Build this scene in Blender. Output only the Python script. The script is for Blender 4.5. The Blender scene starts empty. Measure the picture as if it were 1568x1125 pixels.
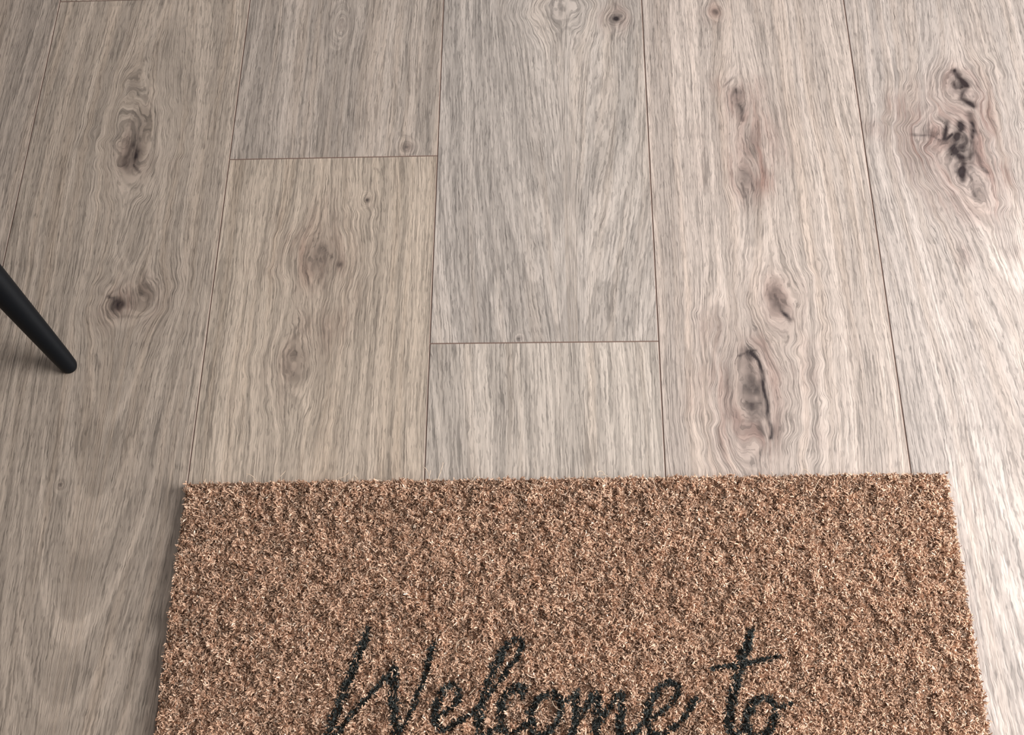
import bpy, numpy as np, math
from mathutils import Matrix, Vector
rng=np.random.default_rng(7)
scene=bpy.context.scene
scene.view_settings.view_transform='Standard'
scene.view_settings.look='None'

# ---------------------------------------------------------------- camera
F=1600.0; IW,IH=1568.0,1125.0
TILT,YAW,ROLL,X0,CH=0.3904,0.0436,0.0075,0.0139,1.0040
Rx=np.array([[1,0,0],[0,math.cos(TILT),-math.sin(TILT)],[0,math.sin(TILT),math.cos(TILT)]])
Ry=np.array([[math.cos(YAW),0,math.sin(YAW)],[0,1,0],[-math.sin(YAW),0,math.cos(YAW)]])
Rz=np.array([[math.cos(ROLL),-math.sin(ROLL),0],[math.sin(ROLL),math.cos(ROLL),0],[0,0,1]])
R=Rz@Ry@Rx
def P(px,py,z=0.0):
    """survey point: photo position -> real place on a plane of height z"""
    d=R@np.array([(px-IW/2)/F,-(py-IH/2)/F,-1.0])
    t=-(CH-z)/d[2]
    return np.array([X0+t*d[0],t*d[1]])
PX=1500.0
cam=bpy.data.cameras.new('camera'); co=bpy.data.objects.new('camera',cam)
scene.collection.objects.link(co); scene.camera=co
m=Matrix([list(r) for r in R]).to_4x4(); m.translation=(X0,0,CH); co.matrix_world=m
cam.sensor_fit='HORIZONTAL'; cam.sensor_width=36; cam.lens=36*F/IW; cam.clip_start=0.02

# ---------------------------------------------------------------- helpers
def vnoise(x,y,seed=0):
    r=np.random.default_rng(seed); T=r.random((64,64))
    xi=np.floor(x).astype(int); yi=np.floor(y).astype(int)
    fx=x-xi; fy=y-yi; fx=fx*fx*fx*(fx*(fx*6-15)+10); fy=fy*fy*fy*(fy*(fy*6-15)+10)
    a=T[yi%64,xi%64]; b=T[yi%64,(xi+1)%64]; c=T[(yi+1)%64,xi%64]; d=T[(yi+1)%64,(xi+1)%64]
    return (a*(1-fx)+b*fx)*(1-fy)+(c*(1-fx)+d*fx)*fy-0.5
def build(name,V,Q,smooth=False,faceverts=4):
    me=bpy.data.meshes.new(name); nv=len(V); nf=len(Q)
    me.vertices.add(nv); me.vertices.foreach_set('co',np.ascontiguousarray(V,dtype=np.float32).ravel())
    me.loops.add(nf*faceverts); me.loops.foreach_set('vertex_index',np.ascontiguousarray(Q,dtype=np.int32).ravel())
    me.polygons.add(nf); me.polygons.foreach_set('loop_start',np.arange(0,nf*faceverts,faceverts,dtype=np.int32))
    me.polygons.foreach_set('use_smooth',np.full(nf,smooth))
    me.update(calc_edges=True)
    o=bpy.data.objects.new(name,me); scene.collection.objects.link(o); return o
def fattr(me,n,a):
    at=me.attributes.new(n,'FLOAT','POINT'); at.data.foreach_set('value',np.ascontiguousarray(a,dtype=np.float32))
def cattr(me,n,a):
    at=me.attributes.new(n,'FLOAT_COLOR','POINT')
    a4=np.ones((len(a),4),dtype=np.float32); a4[:,:3]=a; at.data.foreach_set('color',a4.ravel())
def lin(r,g,b):
    c=np.array([r,g,b])/255.; return np.where(c<.04045,c/12.92,((c+.055)/1.055)**2.4)
def segdist(x,y,pts):
    best=np.full(x.shape,1e9); par=np.zeros(x.shape); n=len(pts)-1
    for i in range(n):
        a=np.array(pts[i][:2]); b=np.array(pts[i+1][:2]); d=b-a; L=d@d+1e-12
        t=np.clip(((x-a[0])*d[0]+(y-a[1])*d[1])/L,0,1)
        q=np.hypot(x-a[0]-t*d[0],y-a[1]-t*d[1]); k=q<best
        best=np.where(k,q,best); par=np.where(k,(i+t)/n,par)
    return best,par

# ---------------------------------------------------------------- floor
W=0.24; L=1.38; GAP=0.0003
# knots: px,py,radius px,aspect,strength,dark,blotch,blotch radius
KN=[(203,240,28,2.0,1.3,.65,.7,32),(178,465,21,1.1,1.25,1.,.7,26),(222,455,28,1.2,.9,.25,.5,38),(215,190,26,2.0,.8,.12,.3,30),
    (205,130,16,2.2,.8,.1,.2,14),
    (563,306,6,1.2,.8,.9,.3,14),(490,395,30,1.4,.8,.32,.9,55),(450,560,24,1.9,.9,.2,.45,36),(520,405,9,1,.5,.45,.3,12),(505,500,14,1.6,.6,.05,.4,30),
    (623,225,7,1,.5,1.,.4,14),(523,38,8,2.4,.9,.3,.3,10),
    (943,28,14,.9,1.2,1.0,.8,26),(862,14,34,.9,1.1,.1,.15,40),(795,518,6,1,.3,1.,.2,8),
    (1190,462,30,1.5,1.2,.55,.8,46),(1158,610,34,1.9,1.2,.65,1.,60),(1140,270,15,1.8,.9,.5,1.,34),(1130,150,14,2.4,.9,.5,.9,34),(1160,215,24,1.5,.4,.12,.9,48),(1095,18,10,1.2,.9,.55,.7,20),
    (1140,690,16,1.4,.6,.1,.6,40),(1090,500,14,3,.4,.0,.5,34),
    (1470,130,28,1.2,1.2,.8,1.,42),(1470,228,38,1.6,1.15,.85,1.0,76),(1425,205,24,1,.6,.45,1.,58),(1500,292,20,1.6,.7,.25,.9,58),
    (92,742,5,1,.5,.9,.3,8)]
CR=[([(1462,108),(1478,132),(1472,150),(1492,162)],6.5,.95),([(1470,188),(1462,225),(1476,250),(1472,275)],8.,1.),
    ([(1460,205),(1448,216)],4,.85),([(1484,175),(1490,205),(1486,240)],6.5,.8),([(1452,186),(1446,214)],6.5,.8),([(1480,262),(1496,300)],3.5,.6),
    ([(1398,206),(1428,208),(1448,222)],2.8,.55),([(1436,180),(1455,195)],2.8,.65),([(1490,225),(1500,250),(1514,264)],2.8,.55),
    ([(1146,537),(1160,552),(1168,590),(1176,630),(1180,670)],3.6,1.0),([(1143,538),(1148,570),(1152,600),(1150,640)],8.5,.65),([(1132,545),(1143,538),(1158,536)],2.6,.8),([(1160,640),(1168,665)],6,.5),
    ([(1186,452),(1196,475),(1212,490)],4.5,.9),([(1128,136),(1136,184)],3.2,.7),([(1136,280),(1142,302)],2.8,.7),([(1150,270),(1155,292)],2.4,.6),
    ([(1108,132),(1125,118)],2,.45),([(166,454),(187,463)],3.4,.8),([(203,253),(215,264)],3,.7),([(490,378),(507,394)],2.6,.5),([(1458,236),(1482,228)],3,.8)]
knots=[]
for (a,b,r,asp,st,dk,bl,br) in KN:
    w=P(a,b); knots.append((w[0],w[1],r/PX,asp,st,dk,bl,br/PX,(w[0]/W+2.5)//1))
cracks=[([P(*q) for q in pts],w/PX,d) for pts,w,d in CR]
jy=lambda a,b:float((P(*a)[1]+P(*b)[1])/2)
J1=jy((355,244),(668,238)); J2=jy((662,526),(1004,522)); J0=jy((95,1),(190,1))
joint={0:J0,1:J1,2:J2,3:J1-.32-.48,4:J2-.80,-1:J1+.35,-2:J0-.3,5:J1+.1}
hearts={(0,'a'):(212,330,6.),(1,'b'):(500,460,10.),(2,'a'):(872,-60,4.4),(3,'a'):(1150,300,11.),(4,'a'):(1475,180,6.)}
tints={(0,'a'):(182,166,151),(1,'b'):(190,173,156),(1,'a'):(180,166,154),(2,'a'):(187,175,165),(2,'b'):(191,178,166),(3,'a'):(191,176,165),(4,'a'):(190,177,168),(-1,'a'):(177,162,149)}
VX=(-0.80,0.95); VY=(0.02,1.02)
def axis(lo,hi,flo,fhi,fine,coarse):
    lo2=lo+GAP; hi2=hi-GAP; b=0.0007
    pts=[lo2,lo2+b]
    x=lo2+b
    while x<hi2-b-1e-6:
        st=fine if flo-0.001<=x<=fhi else coarse
        if x<flo and x+st>flo: st=max(flo-x,1e-4)
        x=min(x+st,hi2-b); pts.append(x)
    if pts[-1]<hi2-b-1e-6: pts.append(hi2-b)
    pts.append(hi2); return np.array(pts)
AV=[];AQ=[];AT={k:[] for k in('grain','ring','dark','blot','edge','pid')};AC=[];off=0
pid=0
for k in range(-9,12):
    x0=(k-2.5)*W; x1=x0+W
    j=joint.get(k, rng.uniform(0,L))
    n0=math.floor((-1.8-j)/L)
    for n in range(n0,n0+5):
        y0=j+n*L; y1=y0+L
        if y1<-1.6 or y0>3.2: continue
        pid+=1
        tag='a' if n>=0 else 'b'
        if k in(0,) : tag='a'
        if k in (3,4,-1): tag='a'
        vis=(x1>VX[0] and x0<VX[1] and y1>VY[0] and y0<VY[1])
        xs=axis(x0,x1,VX[0],VX[1],0.0016 if vis else .02,.02)
        ys=axis(y0,y1,VY[0],VY[1],0.0020 if vis else .03,.03)
        X,Y=np.meshgrid(xs,ys); nx,ny=len(xs),len(ys)
        inx=np.minimum(X-x0,x1-X); iny=np.minimum(Y-y0,y1-Y); e=np.minimum(inx,iny)
        Z=np.where(e<GAP+1e-4,-0.0005,0.0)
        nn=vnoise(X*8+pid*3.1,Y*2.2+pid*7.7,1)*.016+vnoise(X*24+pid,Y*8+pid*5.,2)*.006+vnoise(X*60+pid,Y*30,3)*.0012
        u=X-x0-W/2
        g=u+nn
        h=hearts.get((k,tag)) if vis else None
        if h is not None:
            hw=P(h[0],h[1]); asp=h[2]
        else:
            hw=np.array([x0+W*rng.uniform(-.3,1.3),(y0+y1)/2+rng.uniform(-.5,.5)]); asp=rng.uniform(8,14)
        shear=0.
        if k==4 and vis:      # grain sweeps away below the big knot
            yk=P(1475,250)[1]; below=np.clip(yk-Y,0,None)
            shear=-.20*below*np.exp(-below/.35)*(.5+1/(1+np.exp(-(X-P(1475,250)[0])/.02)))
            g=g+shear
        dx=X-hw[0]+nn*.8+shear; dy=Y-hw[1]
        ring=np.sqrt(dx**2+(dy/asp)**2+0.003**2)
        if (k,tag)==(2,'a'):
            c=np.exp(-(dx/.034)**2)
            ring=ring+c*.007*np.cos(dx*215)
        g=g+ (ring-np.abs(dx))*np.tanh(dx/.01)*0.35
        dark=np.zeros_like(X); blot=np.zeros_like(X)
        for (kx,ky,r,ka,st,dk,bl,br,kc) in knots:
            if abs(kc-k)>0.5 or not(y0<ky<y1): continue
            ddx=X-kx; ddy=Y-ky
            wob=1+.5*vnoise(X*70,Y*70,5)
            rho2=(ddx**2+(ddy/ka)**2)*wob
            G=np.exp(-rho2/(2*(r*1.25)**2))
            g=g-ddx*min(st,1.)*G
            ring=ring*(1-np.minimum(1,st)*G)+np.minimum(1,st)*G*np.sqrt(rho2)*1.0
            dark=np.maximum(dark,dk*np.exp(-(rho2/(r*.62)**2)**1.2)*(1+1.0*vnoise(X*200,Y*120,8)))
            blot=blot+bl*np.exp(-(ddx**2+(ddy/1.35)**2)/(br**2)*(1+1.2*vnoise(X*40,Y*30,6)))
        if vis:
            for pts,w,d in cracks:
                cxx=np.mean([p[0] for p in pts])
                if x0<cxx<x1:
                    q,_=segdist(X+vnoise(X*70,Y*70,11)*.004,Y,pts)
                    dark=np.maximum(dark,d*np.exp(-(q/w)**2*(1+1.0*vnoise(X*120,Y*120,12))))
        t=tints.get((k,tag)) if vis else None
        if t is None: t=tuple(np.array((185,171,159))+rng.uniform(-7,7))
        AV.append(np.stack([X,Y,Z],-1).reshape(-1,3))
        ii=(np.arange(ny-1)[:,None]*nx+np.arange(nx-1)[None]).ravel()+off
        AQ.append(np.stack([ii,ii+1,ii+nx+1,ii+nx],-1)); N=nx*ny; off+=N
        AT['grain'].append(g.ravel());AT['ring'].append(ring.ravel());AT['dark'].append(np.clip(dark,0,1).ravel())
        AT['blot'].append(np.clip(blot,0,1).ravel());AT['edge'].append((e<GAP+1e-4).astype(float).ravel())
        AT['pid'].append(np.full(N,pid*3.7));AC.append(np.tile(lin(*t),(N,1)))
floor=build('floor',np.concatenate(AV),np.concatenate(AQ))
for k in AT: fattr(floor.data,k,np.concatenate(AT[k]))
cattr(floor.data,'tint',np.concatenate(AC))

class NT:
    def __init__(s,name):
        s.m=bpy.data.materials.new(name); s.m.use_nodes=True; s.t=s.m.node_tree; s.b=s.t.nodes['Principled BSDF']
    def n(s,ty,**k):
        o=s.t.nodes.new(ty)
        for a,v in k.items(): setattr(o,a,v)
        return o
    def set(s,inp,v):
        if isinstance(v,bpy.types.NodeSocket): s.t.links.new(v,inp)
        else: inp.default_value=v
    def math(s,op,a,b=0.,c=None,clamp=False):
        o=s.n('ShaderNodeMath',operation=op,use_clamp=clamp); s.set(o.inputs[0],a); s.set(o.inputs[1],b)
        if c is not None: s.set(o.inputs[2],c)
        return o.outputs[0]
    def attr(s,nm,col=False):
        o=s.n('ShaderNodeAttribute',attribute_name=nm); return o.outputs['Color' if col else 'Fac']
    def vec(s,x,y,z=0.):
        o=s.n('ShaderNodeCombineXYZ'); s.set(o.inputs[0],x);s.set(o.inputs[1],y);s.set(o.inputs[2],z); return o.outputs[0]
    def noise(s,v,scale=1.,detail=2.,rough=.5,dist=0.):
        o=s.n('ShaderNodeTexNoise'); s.set(o.inputs['Vector'],v); o.inputs['Scale'].default_value=scale
        o.inputs['Detail'].default_value=detail;o.inputs['Roughness'].default_value=rough;o.inputs['Distortion'].default_value=dist
        return o.outputs['Fac']
    def rng(s,v,a,b,c,d):
        o=s.n('ShaderNodeMapRange',interpolation_type='SMOOTHSTEP'); s.set(o.inputs[0],v)
        for i,q in enumerate((a,b,c,d)): o.inputs[i+1].default_value=q
        return o.outputs[0]
    def mix(s,f,a,b,mode='MIX'):
        o=s.n('ShaderNodeMix',data_type='RGBA',blend_type=mode); s.set(o.inputs[0],f)
        for i,v in ((6,a),(7,b)):
            if isinstance(v,bpy.types.NodeSocket): s.t.links.new(v,o.inputs[i])
            else: o.inputs[i].default_value=(*v,1)
        return o.outputs[2]

M=NT('oak_laminate')
tc=M.n('ShaderNodeTexCoord').outputs['Object']
sp=M.n('ShaderNodeSeparateXYZ'); M.t.links.new(tc,sp.inputs[0]); x,y=sp.outputs[0],sp.outputs[1]
g=M.attr('grain'); pidn=M.attr('pid'); ring=M.attr('ring')
jit=M.noise(M.vec(M.math('MULTIPLY',x,170.),M.math('MULTIPLY',y,100.),pidn),1,2.,.5)
g2=M.math('ADD',g,M.math('MULTIPLY',M.math('SUBTRACT',jit,.5),.0022))
def streak(fx,fy,z,src=g2,detail=2.,rough=.5):
    return M.noise(M.vec(M.math('MULTIPLY',src,fx),M.math('MULTIPLY',y,fy),M.math('ADD',pidn,z)),1,detail,rough)
s1=streak(560.,16.,0.,detail=1.,rough=.5)
s2=streak(1100.,60.,5.,detail=1.)
s3=streak(70.,2.2,9.,detail=3.)
pore=M.rng(streak(760.,80.,71.,detail=1.),.34,.41,0.,1.)
dens=M.rng(streak(90.,14.,61.),.35,.62,.5,1.)
r2=M.math('ADD',ring,M.math('MULTIPLY',M.math('SUBTRACT',jit,.5),.0014))
s4=streak(125.,.6,13.,src=r2,detail=1.)
s5=streak(45.,.8,17.,src=r2,detail=2.)
cloud=M.noise(M.vec(M.math('MULTIPLY',x,9.),M.math('MULTIPLY',y,5.),pidn),1,3.,.55)
tint=M.attr('tint',True)
ridge=M.rng(s1,.41,.48,0.,1.)
v=M.math('SUBTRACT',1.13,M.math('MULTIPLY',M.math('MULTIPLY',M.math('SUBTRACT',1.,ridge),dens),.40))
v=M.math('MULTIPLY',v,M.rng(s2,.34,.56,.82,1.06))
v=M.math('MULTIPLY',v,M.rng(pore,0.,1.,.72,1.))
v=M.math('MULTIPLY',v,M.rng(s3,.3,.7,.95,1.04))
v=M.math('MULTIPLY',v,M.rng(s4,.43,.57,.84,1.07))
v=M.math('MULTIPLY',v,M.rng(s5,.3,.7,.93,1.05))
v=M.math('MULTIPLY',v,M.rng(cloud,.3,.7,.94,1.05))
o=M.n('ShaderNodeVectorMath',operation='SCALE'); M.t.links.new(tint,o.inputs[0]); M.t.links.new(v,o.inputs[3])
col=o.outputs[0]
warm=M.rng(streak(60.,2.,31.),.45,.7,0.,.3)
col=M.mix(warm,col,M.mix(1.,col,(1.0,.90,.80),'MULTIPLY'))
blot=M.math('MULTIPLY',M.attr('blot'),M.rng(streak(120.,12.,40.),.3,.62,1.,.4))
col=M.mix(blot,col,M.mix(1.,col,(.54,.42,.40),'MULTIPLY'))
dk=M.math('MULTIPLY',M.attr('dark'),M.rng(streak(260.,60.,50.),.3,.7,1.35,.75),clamp=True)
col=M.mix(dk,col,tuple(lin(42,30,30)))
col=M.mix(M.attr('edge'),col,tuple(lin(146,122,110)))
M.t.links.new(col,M.b.inputs['Base Color'])
M.set(M.b.inputs['Roughness'],M.rng(s2,.3,.7,.62,.42))
M.b.inputs['Specular IOR Level'].default_value=.45
bp=M.n('ShaderNodeBump'); bp.inputs['Strength'].default_value=.65; bp.inputs['Distance'].default_value=.0004
M.t.links.new(M.math('ADD',M.math('MULTIPLY',M.math('MULTIPLY',s1,dens),1.2),M.math('MULTIPLY',s2,.3)),bp.inputs['Height'])
M.t.links.new(bp.outputs[0],M.b.inputs['Normal'])
floor.data.materials.append(M.m)
S=NT('laminate_core'); S.b.inputs['Base Color'].default_value=(*lin(122,98,86),1); S.b.inputs['Roughness'].default_value=.8
sub=build('core',np.array([[-2.76,-1.8,-.0007],[2.76,-1.8,-.0007],[2.76,3.4,-.0007],[-2.76,3.4,-.0007]]),np.array([[0,1,2,3]]))
sub.data.materials.append(S.m); sub.parent=floor

# ---------------------------------------------------------------- doormat
tl=P(285,741,.010); tr=P(1449,724,.010)
MW=float(np.hypot(*(tr-tl))); MD=0.45; MA=math.atan2(*(tr-tl)[::-1])-0.002
mat=bpy.data.objects.new('doormat',None); scene.collection.objects.link(mat)
mc=(tl+tr)/2
mat.location=(mc[0],mc[1],0); mat.rotation_euler=(0,0,MA)
ca,sa=math.cos(-MA),math.sin(-MA)
def toM(p): d=np.array(p)-mc; return np.array([d[0]*ca-d[1]*sa,d[0]*sa+d[1]*ca])
nx,ny=240,150
gx=np.linspace(-MW/2,MW/2,nx); gy=np.linspace(-MD,0,ny); X,Y=np.meshgrid(gx,gy)
Z=.0072+.002*vnoise(X*180,Y*180,21)
V=[np.stack([X,Y,Z],-1).reshape(-1,3)]
ii=(np.arange(ny-1)[:,None]*nx+np.arange(nx-1)[None]).ravel()
Q=[np.stack([ii,ii+1,ii+nx+1,ii+nx],-1)]
per=np.concatenate([np.arange(nx),np.arange(1,ny)*nx+nx-1,(ny-1)*nx+np.arange(nx-2,-1,-1),np.arange(ny-2,0,-1)*nx])
bt=V[0][per].copy(); bt[:,2]=0.0003; V.append(bt); nb=nx*ny; k=np.arange(len(per)); k2=(k+1)%len(per)
Q.append(np.stack([nb+k,nb+k2,per[k2],per[k]],-1))
slab=build('backing',np.concatenate(V),np.concatenate(Q)); slab.parent=mat
B=NT('coir_backing'); bn=B.noise(B.n('ShaderNodeTexCoord').outputs['Object'],400,3.,.6)
B.t.links.new(B.mix(bn,tuple(lin(92,66,50)),tuple(lin(156,120,96))),B.b.inputs['Base Color']); B.b.inputs['Roughness'].default_value=.95
slab.data.materials.append(B.m)
def cr(pts,n=8):
    p=np.array(pts,float); p=np.vstack([2*p[0]-p[1],p,2*p[-1]-p[-2]]); out=[]
    for i in range(1,len(p)-2):
        for t in np.arange(n)/n:
            out.append(.5*((2*p[i])+(-p[i-1]+p[i+1])*t+(2*p[i-1]-5*p[i]+4*p[i+1]-p[i+2])*t*t+(-p[i-1]+3*p[i]-3*p[i+1]+p[i+2])*t**3))
    out.append(p[-2]); return np.array(out)
ST=[
 [(563,958,7),(555,988,13),(540,1025,15),(522,1070,15),(508,1110,15),(500,1150,12)],
 [(502,1150,7),(530,1105,8),(570,1060,9),(604,1022,9)],
 [(604,1022,9),(602,1055,14),(604,1090,15),(606,1130,13)],
 [(608,1132,7),(630,1085,9),(650,1035,10),(664,985,9)],
 [(660,1105,7),(685,1088,9),(701,1068,11),(698,1050,10),(682,1055,11),(668,1080,14),(666,1105,14),(682,1117,11),(712,1098,8)],
 [(706,1105,7),(735,1078,8),(770,1035,9),(797,995,9),(795,978,10),(778,985,12),(757,1022,14),(741,1065,15),(733,1100,15),(738,1125,11),(758,1115,8)],
 [(800,1066,8),(800,1050,10),(782,1056,13),(767,1085,15),(770,1115,14),(788,1122,10),(815,1100,8)],
 [(838,1062,9),(820,1078,13),(812,1105,13),(824,1126,12),(848,1112,10),(860,1082,10),(848,1062,10),(862,1072,8),(884,1066,8)],
 [(884,1060,9),(882,1095,13),(876,1135,13)],
 [(878,1120,7),(898,1080,9),(914,1064,12),(916,1090,13),(912,1130,12)],
 [(914,1115,7),(934,1080,9),(950,1062,12),(952,1090,14),(950,1120,13),(966,1128,9),(990,1100,7)],
 [(980,1110,7),(1010,1092,9),(1035,1066,11),(1032,1046,11),(1012,1052,12),(994,1080,14),(992,1110,14),(1006,1126,12),(1034,1112,8),(1066,1072,9)],
 [(1151,966,13),(1142,995,14),(1130,1035,15),(1120,1075,15),(1116,1105,14),(1124,1126,11),(1144,1112,8)],
 [(1090,1024,7),(1125,1018,8),(1160,1012,8),(1193,1004,6)],
 [(1168,1066,10),(1148,1082,14),(1142,1108,14),(1156,1128,12),(1178,1116,12),(1188,1088,12),(1176,1068,11),(1190,1084,8),(1212,1076,6)],
]
strokes=[]
for s in ST:
    c=cr(s); strokes.append([(*toM(P(a,b,.012)),w*.92/1560.) for a,b,w in c])
def small(pts,ox,oy,sc=.001): 
    c=cr([(a,b,9) for a,b in pts]); strokes.append([(ox+a*sc,oy-b*sc,.0055) for a,b,_ in c])
bx,by=-.17,-.335
for off_,ls in [(0,[[(20,0),(4,10),(0,28),(10,40),(28,32),(32,12),(20,0),(45,4)]]),(55,[[(0,2),(-3,30),(10,40),(28,25),(36,0)],[(36,0),(32,30),(44,38)]]),(112,[[(0,2),(-2,40)],[(-2,24),(12,6),(28,4)]]),
   (185,[[(10,-45),(0,0),(-6,40)],[(-5,25),(12,4),(24,8),(20,40),(34,34)]]),(240,[[(20,0),(4,10),(0,28),(10,40),(28,32),(32,12),(20,0),(45,4)]]),(292,[[(0,2),(-4,40)],[(-3,24),(12,4),(16,40)],[(17,24),(32,4),(36,38),(48,32)]]),(352,[[(0,24),(22,14),(22,0),(8,4),(0,24),(8,40),(30,32)]])]:
    for l in ls: small([(a+off_,b) for a,b in l],bx,by)
def textmask(x,y):
    m=np.zeros(x.shape,bool)
    for s in strokes:
        a=np.array(s); mn=a[:,:2].min(0)-.01; mx=a[:,:2].max(0)+.01
        k=np.where((x>mn[0])&(x<mx[0])&(y>mn[1])&(y<mx[1]))[0]
        if len(k)==0: continue
        q,par=segdist(x[k],y[k],s); w=np.interp(par,np.linspace(0,1,len(a)),a[:,2])/2
        m[k]|=q<w*(1+.9*vnoise(x[k]*260,y[k]*260,44)+rng.normal(0,.25,len(k)))
    return m
NF=430000
fx=rng.uniform(-MW/2,MW/2,NF); fy=rng.uniform(-MD,0,NF)
az=vnoise(fx*160,fy*160,31)*16+vnoise(fx*45,fy*45,32)*6+rng.normal(0,.9,NF)
el=np.clip(rng.normal(.80,.30,NF),.12,1.4)
clump=vnoise(fx*190+9,fy*190,33)+.4*vnoise(fx*90,fy*90,34)
ln=rng.uniform(.0026,.0052,NF)*(1+.35*clump)
wd=rng.uniform(.00032,.00074,NF)
base=np.stack([fx,fy,.0072+.0034*rng.random(NF)+clump*.0044],-1)
d=np.stack([np.cos(az)*np.cos(el),np.sin(az)*np.cos(el),np.sin(el)],-1)
mid=base+d*(ln*.55)[:,None]
bend=rng.normal(0,.45,NF); az2=az+bend; el2=el-rng.uniform(.2,1.0,NF)
d2=np.stack([np.cos(az2)*np.cos(el2),np.sin(az2)*np.cos(el2),np.sin(el2)],-1)
tip=mid+d2*(ln*.45)[:,None]
for a in (mid,tip):
    a[:,2]=np.clip(a[:,2],.003,.0165)
    a[:,0]=np.clip(a[:,0],-MW/2-.0036*rng.random(NF),MW/2+.0036*rng.random(NF)); a[:,1]=np.clip(a[:,1],-MD-.003,.0042*rng.random(NF))
roll=rng.normal(0,.6,NF)
sd=np.stack([-np.sin(az)*np.cos(roll),np.cos(az)*np.cos(roll),np.sin(roll)],-1)*wd[:,None]
V=np.stack([base-sd,base+sd,mid-sd*.95,mid+sd*.95,tip-sd*.6,tip+sd*.6],1).reshape(-1,3)
o6=np.arange(NF)[:,None]*6
Q=np.stack([o6+np.array([0,1,3,2]),o6+np.array([2,3,5,4])],1).reshape(-1,4)
fib=build('coir_pile',V,Q); fib.parent=mat
pal=np.array([lin(215,179,152),lin(202,164,137),lin(229,197,172),lin(176,136,110),lin(240,218,196),lin(136,98,78)])
pr=rng.choice(6,NF,p=[.34,.29,.17,.12,.04,.04]); fc=pal[pr]*(rng.uniform(.85,1.12,NF)*(1+.42*clump))[:,None]
tm=textmask(tip[:,0]*.5+base[:,0]*.5,tip[:,1]*.5+base[:,1]*.5)
ink=lin(60,63,61)*rng.uniform(.5,1.8,NF)[:,None]
fc=np.where((tm&(rng.random(NF)<.92))[:,None],ink,fc)
root_shade=np.tile(np.array([.6,.6,.95,.95,1.08,1.08]),NF)[:,None]  # occlusion shade put into the fibre colour: dark roots, lighter tips
cattr(fib.data,'fibre',np.repeat(fc,6,0)*root_shade)
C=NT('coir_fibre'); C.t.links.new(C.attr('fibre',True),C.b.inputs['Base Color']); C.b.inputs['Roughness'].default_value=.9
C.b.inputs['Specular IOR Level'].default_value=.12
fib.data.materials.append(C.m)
hc=bpy.data.curves.new('loose_fibres','CURVE'); hc.dimensions='3D'; hc.bevel_depth=.00028; hc.bevel_resolution=1
hs=[(915,727),(1000,722),(1035,728),(1385,722),(1290,730),(668,735),(560,738),(580,872),(835,745),(750,860),(865,920),(1130,900),(1240,760),(700,1000),(430,900)]
hs+=[(rng.uniform(300,1430),rng.uniform(727,736)) for _ in range(34)]+[(rng.uniform(280,1460),rng.uniform(745,1110)) for _ in range(16)]
for i,(a,b) in enumerate(hs):
    c=toM(P(a,b,.014)); th=rng.uniform(0,6.28); Lh=rng.uniform(.006,.014) if i>14 else rng.uniform(.012,.024); kk=rng.normal(0,120); p=np.array([c[0],c[1],.0135 if b>742 else .010]); sp_=hc.splines.new('POLY'); sp_.points.add(7)
    for j in range(8):
        sp_.points[j].co=(*p,1); p=p+np.array([math.cos(th),math.sin(th),rng.normal(.05,.2)])*Lh/7; th+=kk*Lh/7
ho=bpy.data.objects.new('loose_fibres',hc); scene.collection.objects.link(ho); ho.parent=mat
H=NT('pale_fibre'); H.b.inputs['Base Color'].default_value=(*lin(226,202,176),1); H.b.inputs['Roughness'].default_value=.7
hc.materials.append(H.m)

# ---------------------------------------------------------------- chair
chair=bpy.data.objects.new('chair',None); scene.collection.objects.link(chair)
K=NT('black_metal'); K.b.inputs['Base Color'].default_value=(*lin(8,12,17),1); K.b.inputs['Metallic'].default_value=.0; K.b.inputs['Roughness'].default_value=.5;K.b.inputs['Specular IOR Level'].default_value=.22
kn=K.noise(K.n('ShaderNodeTexCoord').outputs['Object'],900,2.); kb=K.n('ShaderNodeBump'); kb.inputs['Strength'].default_value=.08; kb.inputs['Distance'].default_value=.0003
K.t.links.new(kn,kb.inputs['Height']); K.t.links.new(kb.outputs[0],K.b.inputs['Normal'])
def tube(name,prof,parent,mat_,seg=40):
    V=[];Q=[]
    for c,r in prof:
        for i in range(seg):
            a=2*math.pi*i/seg; V.append((c[0]+r*math.cos(a),c[1]+r*math.sin(a),c[2]))
    n=len(prof)
    for j in range(n-1):
        for i in range(seg):
            Q.append((j*seg+i,j*seg+(i+1)%seg,(j+1)*seg+(i+1)%seg,(j+1)*seg+i))
    o=build(name,np.array(V),np.array(Q),smooth=True); o.parent=parent; o.data.materials.append(mat_); return o
foot=P(106,561,.003); up=P(0,440,.12)
lean=(up-foot)/.117
fa=np.array([-.42,.91]); sdv=np.array([-.91,-.42])
def leg(name,f,ln_):
    prof=[]
    for z,r in [(.0,.0025),(.0004,.0055),(.0015,.0080),(.004,.0090),(.008,.0093)]: prof.append(((f[0]+ln_[0]*z,f[1]+ln_[1]*z,z),r))
    for z in np.linspace(.02,.44,14): prof.append(((f[0]+ln_[0]*z,f[1]+ln_[1]*z,z),.0093+.012*min(z/.3,1.1)*.9))
    return tube(name,prof,chair,K.m)
D=.50; WD=.42
leg('leg_1',foot,lean)
leg('leg_2',foot+sdv*WD,lean)
l2=lean-2*(lean@fa)*fa
leg('leg_3',foot+fa*D,l2); leg('leg_4',foot+fa*D+sdv*WD,l2)
ctr=foot+fa*D/2+sdv*WD/2
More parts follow.
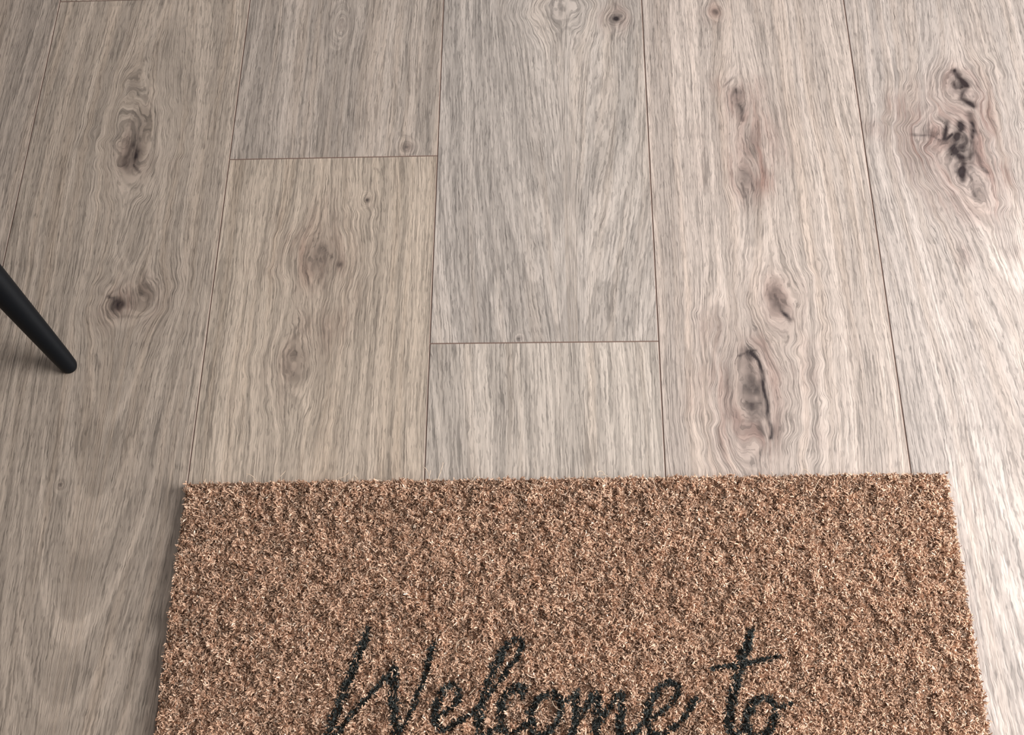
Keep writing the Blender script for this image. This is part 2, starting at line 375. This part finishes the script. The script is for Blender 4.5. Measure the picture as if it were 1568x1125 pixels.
def slabshape(name,hw,hd,th,bend,mat_):
    n=32;V=[];Q=[]
    for s in (1,-1):
        for j in range(n):
            for i in range(n):
                u=2*i/(n-1)-1;v=2*j/(n-1)-1
                uu=u*math.sqrt(1-v*v*.18);vv=v*math.sqrt(1-u*u*.18)
                rim=(1-abs(u)**6)*(1-abs(v)**6)
                V.append((uu*hw,vv*hd,s*th/2*(rim**.35)+bend*(u*u)))
    for s in range(2):
        for j in range(n-1):
            for i in range(n-1):
                a=s*n*n+j*n+i;q=(a,a+1,a+n+1,a+n);Q.append(q if s==0 else q[::-1])
    o=build(name,np.array(V),np.array(Q),smooth=True);o.data.materials.append(mat_);o.parent=chair;return o
U=NT('grey_upholstery'); un=U.noise(U.n('ShaderNodeTexCoord').outputs['Object'],600,2.)
U.t.links.new(U.mix(un,tuple(lin(60,62,66)),tuple(lin(92,94,98))),U.b.inputs['Base Color']);U.b.inputs['Roughness'].default_value=.9
ang=math.atan2(sdv[1],sdv[0])
st=slabshape('seat',.235,.23,.05,.01,U.m);st.location=(ctr[0],ctr[1],.46);st.rotation_euler=(0,0,ang)
bk=slabshape('backrest',.225,.19,.035,.04,U.m);bp_=ctr+sdv*0+fa*.245;bk.location=(bp_[0],bp_[1],.68);bk.rotation_euler=(math.radians(82),0,ang+math.pi)

# ---------------------------------------------------------------- room shell (unseen, assumed entrance; left and near walls block ambient light)
def boxes(name,bs,mat_):
    V=[];Q=[]
    for (x0,y0,z0,x1,y1,z1) in bs:
        b=len(V); V+=[(x0,y0,z0),(x1,y0,z0),(x1,y1,z0),(x0,y1,z0),(x0,y0,z1),(x1,y0,z1),(x1,y1,z1),(x0,y1,z1)]
        Q+=[(b,b+3,b+2,b+1),(b+4,b+5,b+6,b+7),(b,b+1,b+5,b+4),(b+1,b+2,b+6,b+5),(b+2,b+3,b+7,b+6),(b+3,b,b+4,b+7)]
    o=build(name,np.array(V,float),np.array(Q)); o.data.materials.append(mat_); return o
def plaster(nm,a,b):
    PW=NT(nm); pn=PW.noise(PW.n('ShaderNodeTexCoord').outputs['Object'],60,4.,.6)
    PW.t.links.new(PW.mix(pn,tuple(lin(*a)),tuple(lin(*b))),PW.b.inputs['Base Color']); PW.b.inputs['Roughness'].default_value=.9; return PW.m
PWm=plaster('painted_plaster',(84,76,70),(94,86,80))  # kept dark so the unseen walls bounce little light
DRm=plaster('door_paint',(58,56,56),(64,62,62))
WT=NT('white_trim'); WT.b.inputs['Base Color'].default_value=(*lin(228,226,222),1); WT.b.inputs['Roughness'].default_value=.45
WX=1.50; NY=-.34; SX=-.60; SY=.12
boxes('wall_left_blocker',[(-1.32,SY,-.0,-1.22,3.3,2.4),(-1.32,NY,0,SX,SY,2.4)],PWm)  # unseen left wall plus added jog, blocking sky light over the near-left floor
boxes('wall_near_blocker',[(-1.32,NY-.1,-.0,WX+.12,NY,2.4)],PWm)  # unseen wall, pulled close behind the mat to darken the near floor
boxes('door_1',[(-.42,NY+.004,.0,.50,NY+.04,2.05),(-.30,NY+.04,.15,.38,NY+.05,.95),(-.30,NY+.04,1.10,.38,NY+.05,1.92),(.40,NY+.04,1.0,.43,NY+.09,1.03),(.30,NY+.09,1.0,.43,NY+.105,1.03)],DRm)
wy0,wy1,wz0,wz1=-.28,.80,.15,1.60
boxes('wall_right',[(WX,NY,0,WX+.12,wy0,2.4),(WX,wy1,0,WX+.12,3.3,2.4),(WX,wy0,0,WX+.12,wy1,wz0),(WX,wy0,wz1,WX+.12,wy1,2.4)],PWm)
boxes('window_1',[(WX+.03,wy0,wz0,WX+.08,wy0+.05,wz1),(WX+.03,wy1-.05,wz0,WX+.08,wy1,wz1),(WX+.03,wy0+.05,wz0,WX+.08,wy1-.05,wz0+.05),(WX+.03,wy0+.05,wz1-.05,WX+.08,wy1-.05,wz1)],WT.m)
boxes('baseboard_left',[(-1.22,SY,0,-1.205,3.3,.07)],WT.m)
boxes('baseboard_near',[(SX+.015,NY,0,-.45,NY+.015,.07),(.53,NY,0,WX,NY+.015,.07)],WT.m)

# ---------------------------------------------------------------- light
w=bpy.data.worlds.new('world');scene.world=w;w.use_nodes=True
w.node_tree.nodes['Background'].inputs[0].default_value=(.985,.98,1,1);w.node_tree.nodes['Background'].inputs[1].default_value=.69
l=bpy.data.lights.new('window_light','AREA');l.shape='RECTANGLE';l.size=.98;l.size_y=1.32;l.energy=62;l.color=(1,.99,.985)
o=bpy.data.objects.new('window_light',l);scene.collection.objects.link(o);o.location=(WX+.02,(wy0+wy1)/2,(wz0+wz1)/2)
o.rotation_euler=Vector((-1,-.12,-.25)).to_track_quat('-Z','Y').to_euler()
